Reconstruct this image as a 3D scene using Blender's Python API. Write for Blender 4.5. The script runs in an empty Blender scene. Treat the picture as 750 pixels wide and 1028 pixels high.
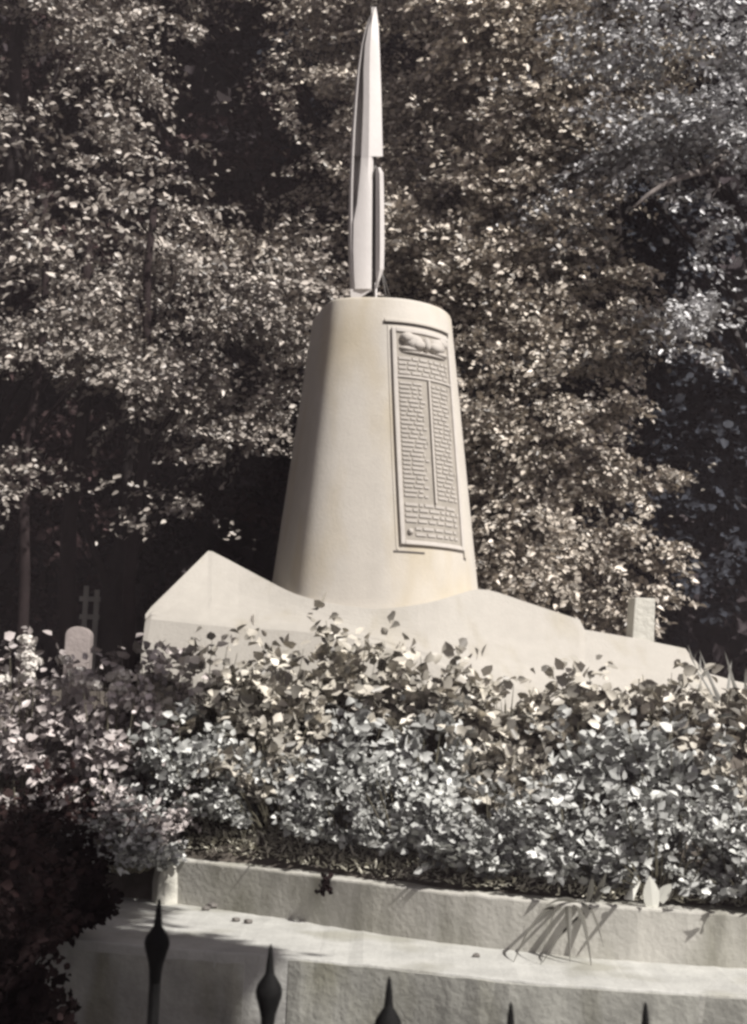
import bpy, bmesh, math, random
import numpy as np
from mathutils import Vector, Matrix
R = math.radians
random.seed(7)
rng = np.random.default_rng(11)
scene = bpy.context.scene
COL = scene.collection

# ------------------------------------------------------------------ camera
EYE = Vector((0, 0, 1.6))
F = 1300.0; CX, CY = 375.0, 514.0
PITCH = math.atan(186 / 1300); ROLL = R(1.8)
f_ = Vector((0, math.cos(PITCH), math.sin(PITCH)))
r0 = Vector((1, 0, 0)); u0 = Vector((0, -math.sin(PITCH), math.cos(PITCH)))
r_ = math.cos(ROLL) * r0 + math.sin(ROLL) * u0
u_ = -math.sin(ROLL) * r0 + math.cos(ROLL) * u0
cd = bpy.data.cameras.new('camera'); cam = bpy.data.objects.new('camera', cd); COL.objects.link(cam)
cam.matrix_world = Matrix(((r_.x, u_.x, -f_.x, EYE.x), (r_.y, u_.y, -f_.y, EYE.y), (r_.z, u_.z, -f_.z, EYE.z), (0, 0, 0, 1)))
cd.sensor_fit = 'VERTICAL'; cd.sensor_height = 24; cd.lens = 24 * F / 1028
cd.clip_start = 0.05; cd.clip_end = 400
cd.dof.use_dof = True; cd.dof.focus_distance = 9.5; cd.dof.aperture_fstop = 4.0
scene.camera = cam

def ray(px, py):
    return f_ * F + r_ * (px - CX) - u_ * (py - CY)
def at(px, py, Y):
    d = ray(px, py); return EYE + d * (Y / d.y)
def atz(px, py, z):
    d = ray(px, py); return EYE + d * ((z - EYE.z) / d.z)

# ------------------------------------------------------------------ light
SUN_AZ, SUN_EL = R(51), R(45)
S = Vector((math.sin(SUN_AZ) * math.cos(SUN_EL), -math.cos(SUN_AZ) * math.cos(SUN_EL), math.sin(SUN_EL)))
ld = bpy.data.lights.new('sun', 'SUN'); sun = bpy.data.objects.new('sun', ld); COL.objects.link(sun)
ld.energy = 4.9; ld.angle = R(0.6); ld.color = (1.0, .955, .90)
sun.rotation_euler = S.to_track_quat('Z', 'Y').to_euler(); sun.location = (8, -8, 20)
w = bpy.data.worlds.new('World'); scene.world = w; w.use_nodes = True
nt = w.node_tree; bg = nt.nodes['Background']
sky = nt.nodes.new('ShaderNodeTexSky'); sky.sky_type = 'NISHITA'; sky.sun_disc = False
sky.sun_elevation = SUN_EL; sky.sun_rotation = math.atan2(S.x, S.y)
bw = nt.nodes.new('ShaderNodeRGBToBW'); nt.links.new(sky.outputs[0], bw.inputs[0])
tn = nt.nodes.new('ShaderNodeMix'); tn.data_type = 'RGBA'; tn.blend_type = 'MULTIPLY'; tn.inputs[0].default_value = 1
nt.links.new(bw.outputs[0], tn.inputs[6]); tn.inputs[7].default_value = (1.0, .93, 1.0, 1)
nt.links.new(tn.outputs[2], bg.inputs[0]); bg.inputs[1].default_value = 0.05
scene.view_settings.view_transform = 'Standard'; scene.view_settings.look = 'None'
scene.view_settings.exposure = 0.56; scene.view_settings.gamma = 1
scene.cycles.filter_width = 2.9
scene.cycles.max_bounces = 5; scene.cycles.diffuse_bounces = 3; scene.cycles.transparent_max_bounces = 4
scene.cycles.use_denoising = True

# ------------------------------------------------------------------ materials
def mat(name, col, rough=.8, spec=.3, var=.15, scale=6, bump=.0, bscale=40, island=0, stain=None, metal=0):
    m = bpy.data.materials.new(name); m.use_nodes = True
    n = m.node_tree.nodes; l = m.node_tree.links; p = n['Principled BSDF']
    p.inputs['Roughness'].default_value = rough; p.inputs['Specular IOR Level'].default_value = spec
    p.inputs['Metallic'].default_value = metal
    tc = n.new('ShaderNodeTexCoord')
    no = n.new('ShaderNodeTexNoise'); no.inputs['Scale'].default_value = scale; no.inputs['Detail'].default_value = 8
    no.inputs['Roughness'].default_value = .65
    l.new(tc.outputs['Object'], no.inputs['Vector'])
    rp = n.new('ShaderNodeValToRGB')
    a = [c * (1 - var) for c in col]; b = [c * (1 + var) for c in col]
    rp.color_ramp.elements[0].color = (*a, 1); rp.color_ramp.elements[1].color = (*b, 1)
    rp.color_ramp.elements[0].position = .32; rp.color_ramp.elements[1].position = .68
    l.new(no.outputs['Fac'], rp.inputs['Fac'])
    out = rp.outputs['Color']
    if stain:
        sc_, st, th = stain
        n2 = n.new('ShaderNodeTexNoise'); n2.inputs['Scale'].default_value = sc_; n2.inputs['Detail'].default_value = 6
        mp = n.new('ShaderNodeMapping'); mp.inputs['Scale'].default_value = (1, 1, .35)
        l.new(tc.outputs['Object'], mp.inputs[0]); l.new(mp.outputs[0], n2.inputs['Vector'])
        r2 = n.new('ShaderNodeValToRGB'); r2.color_ramp.elements[0].position = th; r2.color_ramp.elements[1].position = th + .16
        r2.color_ramp.elements[0].color = (1, 1, 1, 1); r2.color_ramp.elements[1].color = (*st, 1)
        l.new(n2.outputs['Fac'], r2.inputs['Fac'])
        mx = n.new('ShaderNodeMix'); mx.data_type = 'RGBA'; mx.blend_type = 'MULTIPLY'; mx.inputs[0].default_value = 1
        l.new(out, mx.inputs[6]); l.new(r2.outputs['Color'], mx.inputs[7]); out = mx.outputs[2]
    if island:
        g = n.new('ShaderNodeNewGeometry'); mr = n.new('ShaderNodeMapRange')
        mr.inputs[3].default_value = 1 - island; mr.inputs[4].default_value = 1 + island
        l.new(g.outputs['Random Per Island'], mr.inputs[0])
        mx = n.new('ShaderNodeMix'); mx.data_type = 'RGBA'; mx.blend_type = 'MULTIPLY'; mx.inputs[0].default_value = 1
        l.new(out, mx.inputs[6]); l.new(mr.outputs[0], mx.inputs[7]); out = mx.outputs[2]
    l.new(out, p.inputs['Base Color'])
    if bump:
        n3 = n.new('ShaderNodeTexNoise'); n3.inputs['Scale'].default_value = bscale; n3.inputs['Detail'].default_value = 6
        l.new(tc.outputs['Object'], n3.inputs['Vector'])
        bp = n.new('ShaderNodeBump'); bp.inputs['Strength'].default_value = bump; bp.inputs['Distance'].default_value = .02
        l.new(n3.outputs['Fac'], bp.inputs['Height']); l.new(bp.outputs[0], p.inputs['Normal'])
    return m

M = {}
M['marble'] = mat('pale_stone', (.505, .474, .425), .7, .25, .05, 5, .12, 45, stain=(1.6, (.90, .85, .74), .50))
M['base'] = mat('base_stone', (.39, .37, .335), .75, .2, .05, 6, .2, 40, stain=(3.0, (.88, .86, .80), .55))
M['field'] = mat('tablet_field', (.31, .285, .25), .75, .25, .12, 12, .15, 60)
M['relief'] = mat('tablet_relief', (.44, .41, .375), .7, .25, .06, 12, .1, 60)
M['frame'] = mat('tablet_frame', (.49, .46, .425), .7, .25, .06, 12)
M['slot_shadow'] = mat('tablet_joint_shadow', (.10, .09, .085), .9, .1, .1, 12)
M['blade'] = mat('blade_metal', (.54, .515, .50), .5, .4, .05, 6, .06, 30)
M['rod'] = mat('rod_metal', (.10, .095, .09), .5, .4, .1, 10)
M['kerb'] = mat('kerb_stone', (.48, .47, .43), .85, .2, .16, 3.0, .28, 30, stain=(2.5, (.62, .62, .58), .50))
M['step'] = mat('step_stone', (.45, .45, .425), .85, .2, .14, 4, .28, 34, stain=(2.0, (.72, .71, .66), .53))
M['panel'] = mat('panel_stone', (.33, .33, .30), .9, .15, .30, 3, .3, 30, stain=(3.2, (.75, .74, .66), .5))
M['pale_block'] = mat('pale_block', (.50, .49, .44), .85, .2, .12, 6, .6, 25)
M['soil'] = mat('soil', (.10, .088, .076), .95, .1, .4, 5, .8, 14)
M['ground'] = mat('street_stone', (.10, .097, .092), .9, .2, .2, 2, .4, 30)
M['iron'] = mat('black_iron', (.007, .007, .007), .75, .12, .3, 20, .2, 60)
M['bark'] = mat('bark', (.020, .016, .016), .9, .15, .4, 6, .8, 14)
M['bark_pale'] = mat('pale_bark', (.18, .16, .15), .8, .2, .3, 8, .6, 20)
M['stalk'] = mat('stalk', (.13, .12, .09), .8, .2, .3, 8)
def leafmat(name, c, rough=.42, isl=.72, spec=.5):
    return mat(name, c, rough, spec, .12, 2.5, island=isl)
M['leaf_warm'] = leafmat('warm_leaves', (.40, .36, .31))
M['leaf_tan'] = leafmat('tan_leaves', (.50, .45, .38))
M['leaf_grey'] = leafmat('grey_leaves', (.315, .285, .255))
M['leaf_cool'] = leafmat('cool_leaves', (.37, .37, .375))
M['leaf_shade'] = leafmat('shaded_gap_leaves', (.040, .032, .035), .7, .5, .15)  # shade of the gaps between trees put into leaf colour
M['leaf_shade_red'] = leafmat('shaded_gap_leaves_brown', (.050, .031, .031), .7, .5, .15)  # browner leaf colour with the gap shade put in
M['leaf_shade_blue'] = leafmat('shaded_gap_leaves_blue', (.026, .029, .037), .7, .5, .15)  # bluer leaf colour with the gap shade put in
M['leaf_glare_red'] = leafmat('glare_red_leaves', (.026, .013, .012), .8, .5, .2)  # red glare and shadow at the left put into leaf colour
M['leaf_shade_weed'] = leafmat('shadow_weed_leaves', (.012, .008, .008), .95, .5, .0)  # lower left shadow put into leaf colour; also colours the dark weed
M['bed_warm'] = leafmat('broad_leaves', (.40, .375, .325), .45, .75)
M['bed_cool'] = leafmat('fine_leaves', (.355, .36, .345), .40, .75)
M['bed_left'] = leafmat('mauve_grey_leaves', (.36, .325, .315), .45, .7)
M['blossom'] = mat('blossom', (.62, .59, .55), .8, .2, .1, 8, island=.15)
M['iris'] = leafmat('sword_leaves', (.19, .187, .17), .5, .4)
M['strap'] = leafmat('strap_leaves_shadow', (.085, .082, .07), .6, .4, .3)  # shadows of the hanging blades put into their colour
M['hosta'] = leafmat('large_leaves', (.58, .58, .53), .5, .3)

# ------------------------------------------------------------------ object helpers
def link(o, parent=None):
    COL.objects.link(o)
    if parent is not None: o.parent = parent
    return o
def tag(o, label=None, cat=None, group=None, kind=None):
    if label: o['label'] = label
    if cat: o['category'] = cat
    if group: o['group'] = group
    if kind: o['kind'] = kind
    return o
def empty(name, loc=(0, 0, 0), parent=None):
    o = bpy.data.objects.new(name, None); o.location = loc; o.empty_display_size = .1
    return link(o, parent)
def mesh_obj(name, verts, faces, m, parent=None, smooth=False, off=None):
    """verts in world coordinates; off = location of the thing they belong to"""
    me = bpy.data.meshes.new(name)
    v = [Vector(p) for p in verts]
    if off is not None: v = [p - Vector(off) for p in v]
    me.from_pydata(v, [], faces); me.update()
    bm = bmesh.new(); bm.from_mesh(me); bmesh.ops.recalc_face_normals(bm, faces=bm.faces); bm.to_mesh(me); bm.free()
    if smooth:
        me.polygons.foreach_set('use_smooth', [True] * len(me.polygons))
    if m is not None: me.materials.append(m)
    o = bpy.data.objects.new(name, me)
    return link(o, parent)
class MB:
    def __init__(s): s.v = []; s.f = []
    def add(s, verts, faces):
        n = len(s.v); s.v += [tuple(p) for p in verts]; s.f += [tuple(i + n for i in f) for f in faces]
    def hexa(s, p):      # 8 points, bottom 4 then top 4
        s.add(p, [(0, 3, 2, 1), (4, 5, 6, 7), (0, 1, 5, 4), (1, 2, 6, 5), (2, 3, 7, 6), (3, 0, 4, 7)])
    def tube(s, pts, rad, n=8):
        pts = [Vector(p) for p in pts]
        if not hasattr(rad, '__len__'): rad = [rad] * len(pts)
        rings = []
        for i, p in enumerate(pts):
            d = (pts[min(i + 1, len(pts) - 1)] - pts[max(i - 1, 0)]).normalized()
            a = d.cross(Vector((.13, .31, 1) if abs(d.z) < .9 else (1, .2, 0))).normalized(); b = d.cross(a)
            rings.append([p + (a * math.cos(k * 2 * math.pi / n) + b * math.sin(k * 2 * math.pi / n)) * rad[i] for k in range(n)])
        vs = [q for r in rings for q in r]; fs = []
        for i in range(len(pts) - 1):
            for k in range(n):
                k2 = (k + 1) % n
                fs.append((i * n + k, i * n + k2, (i + 1) * n + k2, (i + 1) * n + k))
        fs.append(tuple(range(n))); fs.append(tuple((len(pts) - 1) * n + k for k in range(n)))
        s.add(vs, fs)
    def lathe(s, prof, c, n=16):
        vs = []; fs = []
        for r, z in prof:
            vs += [(c[0] + r * math.cos(k * 2 * math.pi / n), c[1] + r * math.sin(k * 2 * math.pi / n), c[2] + z) for k in range(n)]
        for i in range(len(prof) - 1):
            for k in range(n):
                k2 = (k + 1) % n
                fs.append((i * n + k, i * n + k2, (i + 1) * n + k2, (i + 1) * n + k))
        fs.append(tuple(range(n))); fs.append(tuple((len(prof) - 1) * n + k for k in range(n)))
        s.add(vs, fs)
    def build(s, name, m, parent=None, smooth=False, off=None):
        return mesh_obj(name, s.v, s.f, m, parent, smooth, off)
def bevel(o, w_, seg=2):
    b = o.modifiers.new('bevel', 'BEVEL'); b.width = w_; b.segments = seg; b.limit_method = 'ANGLE'; b.angle_limit = R(40); return o

# ------------------------------------------------------------------ leaves
def unit(a): return a / (np.linalg.norm(a, axis=-1, keepdims=True) + 1e-9)
def leaf_arrays(P, A, Nn, L, W):
    """P base point, A axis, Nn rough normal, L length, W half width -> verts (n,6,3)"""
    A = unit(A); side = unit(np.cross(A, Nn)); N_ = np.cross(side, A)
    L = L[:, None]; W = W[:, None]
    v = np.empty((len(P), 6, 3))
    v[:, 0] = P
    v[:, 1] = P + A * L * .30 + side * W * .95 + N_ * W * .28
    v[:, 2] = P + A * L * .68 + side * W * .72 + N_ * W * .20 - N_ * L * .04
    v[:, 3] = P + A * L - N_ * L * .12
    v[:, 4] = P + A * L * .68 - side * W * .72 + N_ * W * .20 - N_ * L * .04
    v[:, 5] = P + A * L * .30 - side * W * .95 + N_ * W * .28
    return v
def leaf_object(name, V, m, parent=None, off=(0, 0, 0)):
    n = len(V); co = (V.reshape(-1, 3) - np.array(off)).astype(np.float32)
    me = bpy.data.meshes.new(name); me.vertices.add(n * 6); me.vertices.foreach_set('co', co.ravel())
    idx = np.array([0, 1, 2, 3, 0, 3, 4, 5]); li = (np.arange(n)[:, None] * 6 + idx).ravel().astype(np.int32)
    me.loops.add(n * 8); me.loops.foreach_set('vertex_index', li)
    me.polygons.add(n * 2); me.polygons.foreach_set('loop_start', (np.arange(n * 2) * 4).astype(np.int32))
    me.update(calc_edges=True); me.materials.append(m)
    return link(bpy.data.objects.new(name, me), parent)
SN = np.array(S); CAMV = np.array((0, -1, 0.0)); UP = np.array((0, 0, 1.0))
def sprays(O, D, L, n=40, leaf=.11, width=.30, droop=.35, up=.35, toward=.4, jit=.85, spread=.22, wr=.30, start=.05):
    """leafy twigs: O origins, D directions, L lengths. returns leaf verts"""
    k = len(O); t = np.linspace(start, 1, n)[None, :] + rng.uniform(-.03, .03, (k, n))
    D = unit(D); side = unit(np.cross(D, UP + rng.normal(0, .15, (k, 3))))
    alt = np.where(np.arange(n) % 2 == 0, 1.0, -1.0)[None, :]
    taper = np.sin(np.clip(t, 0, 1) * math.pi * .85 + .25) 
    lat = alt * (rng.uniform(.15, 1, (k, n))) * spread * taper * np.minimum(L, 1)[:, None]
    P = O[:, None, :] + D[:, None, :] * (L[:, None] * t)[..., None] + side[:, None, :] * lat[..., None]
    P = P - UP * (droop * L[:, None] * t ** 2)[..., None] + rng.normal(0, .035, (k, n, 3)) * np.minimum(L, 1)[:, None, None]
    A = D[:, None, :] * .6 + side[:, None, :] * alt[..., None] * .7 - UP * .25 + rng.normal(0, .35, (k, n, 3))
    Nn = UP * up + CAMV * toward + SN * .35 + rng.normal(0, jit, (k, n, 3))
    P = P.reshape(-1, 3); A = A.reshape(-1, 3); Nn = Nn.reshape(-1, 3)
    Ls = leaf * rng.uniform(.6, 1.25, len(P))
    return leaf_arrays(P, A, Nn, Ls, Ls * wr * rng.uniform(.8, 1.25, len(P)))

# ------------------------------------------------------------------ kerb line and ground
ZT, ZB, ZS = .50, .215, -.25
kt = [atz(px, py, ZT) for px, py in [(176, 862), (280, 874), (380, 888), (480, 899), (600, 909), (750, 918), (860, 925)]]
kf = [atz(px, py, ZB) for px, py in [(-40, 934), (60, 941), (150, 950), (250, 957), (400, 971), (500, 983), (620, 992), (750, 1000), (860, 1008)]]
print('kerb', [tuple(round(c, 2) for c in p) for p in kt]); print('step', [tuple(round(c, 2) for c in p) for p in kf])
def interp(pts, n):
    xs = np.linspace(pts[0].x, pts[-1].x, n)
    ys = np.interp(xs, [p.x for p in pts], [p.y for p in pts])
    for _ in range(12): ys[1:-1] = (ys[:-2] + 2 * ys[1:-1] + ys[2:]) / 4
    return [(float(x), float(y)) for x, y in zip(xs, ys)]
KX = [-60, -9, -4.5, -2.6] + [p.x for p in kt] + [9, 60]
KY = [11, 10.6, 9.9, 9.3] + [p.y for p in kt] + [kt[-1].y - .3, kt[-1].y - .3]
def KL(x): return float(np.interp(x, KX, KY))
def gz(x, y):
    k = KL(x)
    t = min(max((y - k) / (10.9 - k), 0), 1)
    return .44 + 1.08 * t + (.02 * max(y - 11, 0))
# soil ground
vs, fs = [], []
xs = [-60, -30, -15, -9] + list(np.arange(-6, 6.01, .25)) + [9, 15, 30, 60]
ts = list(np.linspace(0, 1, 22)) + [1.3, 1.8, 2.6, 5, 12]
for ti, t in enumerate(ts):
    for x in xs:
        k = KL(x) + .04; y = k + (10.9 - k) * t if t <= 1 else 10.9 + (t - 1) * 5
        b = .03 * math.sin(x * 7 + y * 3) * math.cos(y * 9 - x * 2) if abs(x) < 6 else 0
        vs.append((x, y, gz(x, y) + b * (0 if ti == 0 else 1)))
nx = len(xs)
for j in range(len(ts) - 1):
    for i in range(nx - 1): fs.append((j * nx + i, j * nx + i + 1, (j + 1) * nx + i + 1, (j + 1) * nx + i))
# front skirt
b0 = len(vs)
for x in xs: vs.append((x, KL(x) + .04, -.3))
for i in range(nx - 1): fs.append((i, i + 1, b0 + i + 1, b0 + i))
tag(mesh_obj('soil_ground', vs, fs, M['soil'], smooth=True), kind='structure')
tag(mesh_obj('pavement', [(-70, -30, ZS), (70, -30, ZS), (70, 12, ZS), (-70, 12, ZS)], [(0, 1, 2, 3)], M['ground']), kind='structure')

# strip solid along a plan polyline, front line + depth
def strip(name, pts, depth, z0, z1, m, wob=.0022, n=60):
    line = interp(pts, n); v = []; f = []
    for i, (x, y) in enumerate(line):
        a = line[max(i - 1, 0)]; b = line[min(i + 1, n - 1)]
        nx_, ny_ = -(b[1] - a[1]), (b[0] - a[0]); q = math.hypot(nx_, ny_); nx_ /= q; ny_ /= q
        o = rng.normal(0, wob, 4)
        v += [(x, y, z0), (x, y + o[0], z1 + o[1]), (x, y + depth, z1 + o[2]), (x, y + depth, z0)]
    for i in range(n - 1):
        for k in range(4): f.append((i * 4 + k, i * 4 + (k + 1) % 4, i * 4 + 4 + (k + 1) % 4, i * 4 + 4 + k))
    f += [(0, 1, 2, 3), tuple((n - 1) * 4 + k for k in range(4))]
    o = mesh_obj(name, v, f, m); bevel(o, .014); return o
o = strip('kerb_wall', kt, .42, .1, ZT, M['kerb'])
tag(o, 'upper stone kerb holding back the planted bed, plants hanging over it', 'kerb')
# lower step: coping tread + front wall
sx = kf[3].x
st_root = empty('stone_step', (kf[4].x, kf[4].y, ZS)); tag(st_root, 'broad pale stone step below the kerb, its front set with dark panels', 'step')
def part_strip(name, pts, depth, z0, z1, m, **k):
    o = strip(name, pts, depth, z0, z1, m, **k); o.location = -Vector(st_root.location); o.parent = st_root; o.modifiers['bevel'].width = .012 if name == 'tread' else .003; return o
part_strip('tread', kf, 1.9, ZS - .05, ZB, M['step'])
def shift(pts, d): return [Vector((p.x, p.y + d, p.z)) for p in pts]
def clip(pts, x0, x1):
    out = [Vector((x0, float(np.interp(x0, [p.x for p in pts], [p.y for p in pts])), 0))]
    out += [p for p in pts if x0 < p.x < x1]
    out.append(Vector((x1, float(np.interp(x1, [p.x for p in pts], [p.y for p in pts])), 0))); return out
xa = atz(247, 975, .1).x; xb = atz(291, 975, .1).x
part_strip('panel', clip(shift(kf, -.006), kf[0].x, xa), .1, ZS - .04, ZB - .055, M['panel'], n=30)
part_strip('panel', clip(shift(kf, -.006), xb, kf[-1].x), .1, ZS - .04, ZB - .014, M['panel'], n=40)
# pale end stone of kerb
e = at(168, 905, kt[0].y + .02)
mb = MB(); pr = []
for z, s_ in ((ZB - .03, 1.0), (.33, .92), (.46, .8), (.53, .45)):
    ring = [(e.x + s_ * .115 * math.cos(a) * (1 + .14 * math.sin(3 * a + z * 9)), kt[0].y + .08 + s_ * .15 * math.sin(a) * (1 + .1 * math.cos(4 * a + z * 5)), z + .02 * math.sin(a * 2)) for a in np.linspace(0, 2 * math.pi, 12, endpoint=False)]
    pr += ring
fs = [(i * 12 + k, i * 12 + (k + 1) % 12, (i + 1) * 12 + (k + 1) % 12, (i + 1) * 12 + k) for i in range(3) for k in range(12)] + [tuple(range(12)), tuple(range(36, 48))]
mb.add(pr, fs); o = mb.build('end_stone', M['pale_block']); bevel(o, .01)
tag(o, 'rough pale stone at the left end of the upper kerb', 'stone')

# ------------------------------------------------------------------ memorial
YC = 12.0
bl, br = at(276, 600, YC), at(481, 600, YC); tl, tr = at(318, 318, YC), at(453, 318, YC)
cxb = (bl.x + br.x) / 2; rb = (br.x - bl.x) / 2 * .996; zb = (bl.z + br.z) / 2
cxt = (tl.x + tr.x) / 2; rt = (tr.x - tl.x) / 2 * .996; zt = (tl.z + tr.z) / 2
print('col', cxb, rb, zb, cxt, rt, zt)
mem = empty('memorial', (cxb, YC, 1.45)); tag(mem, 'tall pale memorial column with name tablet and a blade-shaped spire', 'memorial')
OFF = mem.location.copy()
PLAN = [(0, -1), (-.25, -.99), (-.50, -.955), (-.66, -.895), (-.76, -.81), (-.83, -.67), (-.885, -.48), (-.95, -.26), (-1.02, -.03), (-1.08, .2), (-1.06, .48), (-.8, .8), (-.42, .96), (0, 1)]
pl_ = np.array(PLAN); tt = np.linspace(0, 1, len(PLAN)); tf = np.linspace(0, 1, 261)
PX, PY = np.interp(tf, tt, pl_[:, 0]), np.interp(tf, tt, pl_[:, 1])
for _ in range(90): PX[1:-1] = (PX[:-2] + 2 * PX[1:-1] + PX[2:]) / 4; PY[1:-1] = (PY[:-2] + 2 * PY[1:-1] + PY[2:]) / 4
def cpt(th, z, out=0.0):
    """point on column surface; th measured from the direction of the camera, to the right"""
    t = (z - zb) / (zt - zb); r = rb + (rt - rb) * t + out; cx = cxb + (cxt - cxb) * t
    a = th; sn, cn = math.sin(a), math.cos(a)
    if sn < -1e-6:      # the left flank is flatter and turns away more sharply than the right one
        q = math.atan2(-sn, cn) / math.pi
        return Vector((cx + r * float(np.interp(q, tf, PX)), YC + r * float(np.interp(q, tf, PY)), z))
    return Vector((cx + r * sn, YC - r * cn, z))
v, f = [], []; n = 128; zs = list(np.linspace(1.5, zt - .035, 14)); 
for z in zs: v += [cpt(2 * math.pi * k / n, z) for k in range(n)]
for dz, dr in ((-.02, -.004), (-.008, -.013), (0, -.032)): v += [cpt(2 * math.pi * k / n, zt + dz, dr) for k in range(n)]
nr = len(zs) + 3
for i in range(nr - 1):
    for k in range(n): f.append((i * n + k, i * n + (k + 1) % n, (i + 1) * n + (k + 1) % n, (i + 1) * n + k))
v.append(cpt(0, zt, -rt)); c_ = len(v) - 1
f += [((nr - 1) * n + k, (nr - 1) * n + (k + 1) % n, c_) for k in range(n)]
o = mesh_obj('column', v, f, M['marble'], mem, True, OFF)

# wave-shaped base
sec = [(146, 622, 10.80, 617, 10.86), (152, 618, 10.80, 609, 10.95), (180, 621, 10.78, 582, 11.2), (209, 624, 10.76, 553, 11.5),
       (213, 624, 10.76, 553.5, 11.5), (240, 627, 10.75, 567, 11.45), (270, 628, 10.74, 584, 11.3), (297, 630, 10.72, 597, 11.12), (330, 633, 10.7, 606, 11.0),
       (380, 643, 10.7, 612, 10.93), (430, 660, 10.7, 606, 10.98), (462, 672, 10.7, 596, 11.15), (481, 680, 10.7, 588, 11.3), (530, 690, 10.7, 605, 11.3), (582, 698, 10.7, 622, 11.3),
       (587, 699, 10.7, 632, 11.3), (640, 705, 10.7, 641, 11.3), (688, 709, 10.7, 651, 11.3), (708, 712, 10.7, 675, 11.3),
       (750, 716, 10.7, 687, 11.3), (800, 722, 10.7, 696, 11.3)]
fine = []
for a, b in zip(sec[:-1], sec[1:]):
    m_ = max(1, int((b[0] - a[0]) / 9))
    for k in range(m_): fine.append(tuple(a[i] + (b[i] - a[i]) * k / m_ for i in range(5)))
fine.append(sec[-1])
def smooth_list(L, keep):
    out = list(L)
    for _ in range(3):
        out = [L[0]] + [out[i] if any(abs(out[i][0] - k) < 3.5 for k in keep) else
               (out[i][0], out[i][1], out[i][2], (out[i-1][3] + 2 * out[i][3] + out[i+1][3]) / 4, (out[i-1][4] + 2 * out[i][4] + out[i+1][4]) / 4) for i in range(1, len(out) - 1)] + [L[-1]]
    return out
sec_ = None
fine = smooth_list(fine, (152, 211, 584.5, 688, 708))
v, f = [], []; NS = 8
for (px, yf, Yf, yr, Yr) in fine:
    g_ = max(0, (px - 480) / 270) * .55; Yf += g_; Yr += g_
    a = at(px, yf, Yf); b = at(px, yr, Yr)
    row = [(a.x, a.y - .34, 1.2), (a.x, a.y - .012, a.z - .03), (a.x, a.y + .02, a.z)]
    for k in range(1, NS):
        t = k / NS; s_ = t - .13 * math.sin(math.pi * t)   # gently hollow slope
        row.append((a.x + (b.x - a.x) * t, a.y + (b.y - a.y) * t, a.z + (b.z - a.z) * s_ + random.uniform(-.0025, .0025)))
    row += [(b.x, b.y, b.z), (b.x, b.y + .14, b.z - .12), (b.x, 12.5, min(1.75, b.z - .2)), (b.x, 12.9, 1.2)] if px < 300 else [(b.x, b.y, b.z), (b.x, b.y + .7, b.z - .02), (b.x, 12.95, min(1.9, b.z - .1)), (b.x, 13.1, 1.2)]
    v += row
m_ = len(row)
for i in range(len(fine) - 1):
    for k in range(m_ - 1): f.append((i * m_ + k, (i + 1) * m_ + k, (i + 1) * m_ + k + 1, i * m_ + k + 1))
    f.append((i * m_ + m_ - 1, (i + 1) * m_ + m_ - 1, (i + 1) * m_, i * m_))
f += [tuple(range(m_)), tuple((len(fine) - 1) * m_ + k for k in range(m_))]
mesh_obj('base', v, f, M['base'], mem, False, OFF)

# tablet, curved with the column.  u across 0..1, z height
z_top = 0; 
def zrow(py):  # height of a row seen at image height py on the front of the tablet
    return at(420, py, YC - rb * .78).z
ZT0, ZT1 = at(390, 326, YC - rt * .98).z, at(397, 548, YC - rb * .97).z
def tp(u, q, out=0.0):
    """u 0..1 left to right, q 0..1 top to bottom"""
    z = ZT0 + (ZT1 - ZT0) * q
    a0 = R(2.2 + 7.2 * q); a1 = R(62 - 3.5 * q)
    return cpt(a0 + (a1 - a0) * u, z, out)
def patch(mb, u0_, u1_, q0, q1, o0, o1, nu=8, nq=1):
    """curved slab between radial offsets o0 and o1"""
    vs = []
    for oo in (o0, o1):
        for j in range(nq + 1):
            for i in range(nu + 1):
                vs.append(tp(u0_ + (u1_ - u0_) * i / nu, q0 + (q1 - q0) * j / nq, oo))
    W_ = nu + 1; B = W_ * (nq + 1); fs = []
    for j in range(nq):
        for i in range(nu):
            a = j * W_ + i
            fs += [(a, a + 1, a + W_ + 1, a + W_), (B + a, B + a + 1, B + a + W_ + 1, B + a + W_)]
    for i in range(nu):
        fs += [(i, i + 1, B + i + 1, B + i), (nq * W_ + i, nq * W_ + i + 1, B + nq * W_ + i + 1, B + nq * W_ + i)]
    for j in range(nq):
        fs += [(j * W_, (j + 1) * W_, B + (j + 1) * W_, B + j * W_), (j * W_ + nu, (j + 1) * W_ + nu, B + (j + 1) * W_ + nu, B + j * W_ + nu)]
    mb.add(vs, fs)
mb = MB(); patch(mb, .075, .955, .022, .985, -.02, .012, 16, 12)
tab = mb.build('tablet', M['field'], mem, False, OFF)
mb = MB()
patch(mb, .055, .105, .018, .99, -.01, .028, 2, 12); patch(mb, .915, .965, .018, .99, -.01, .028, 2, 12)
patch(mb, .107, .913, .018, .037, -.01, .028, 14, 1); patch(mb, .107, .913, .972, .99, -.01, .028, 14, 1)
o = mb.build('frame', M['frame'], tab); [setattr(vv, 'co', vv.co - OFF) for vv in o.data.vertices]; bevel(o, .006)
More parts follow.
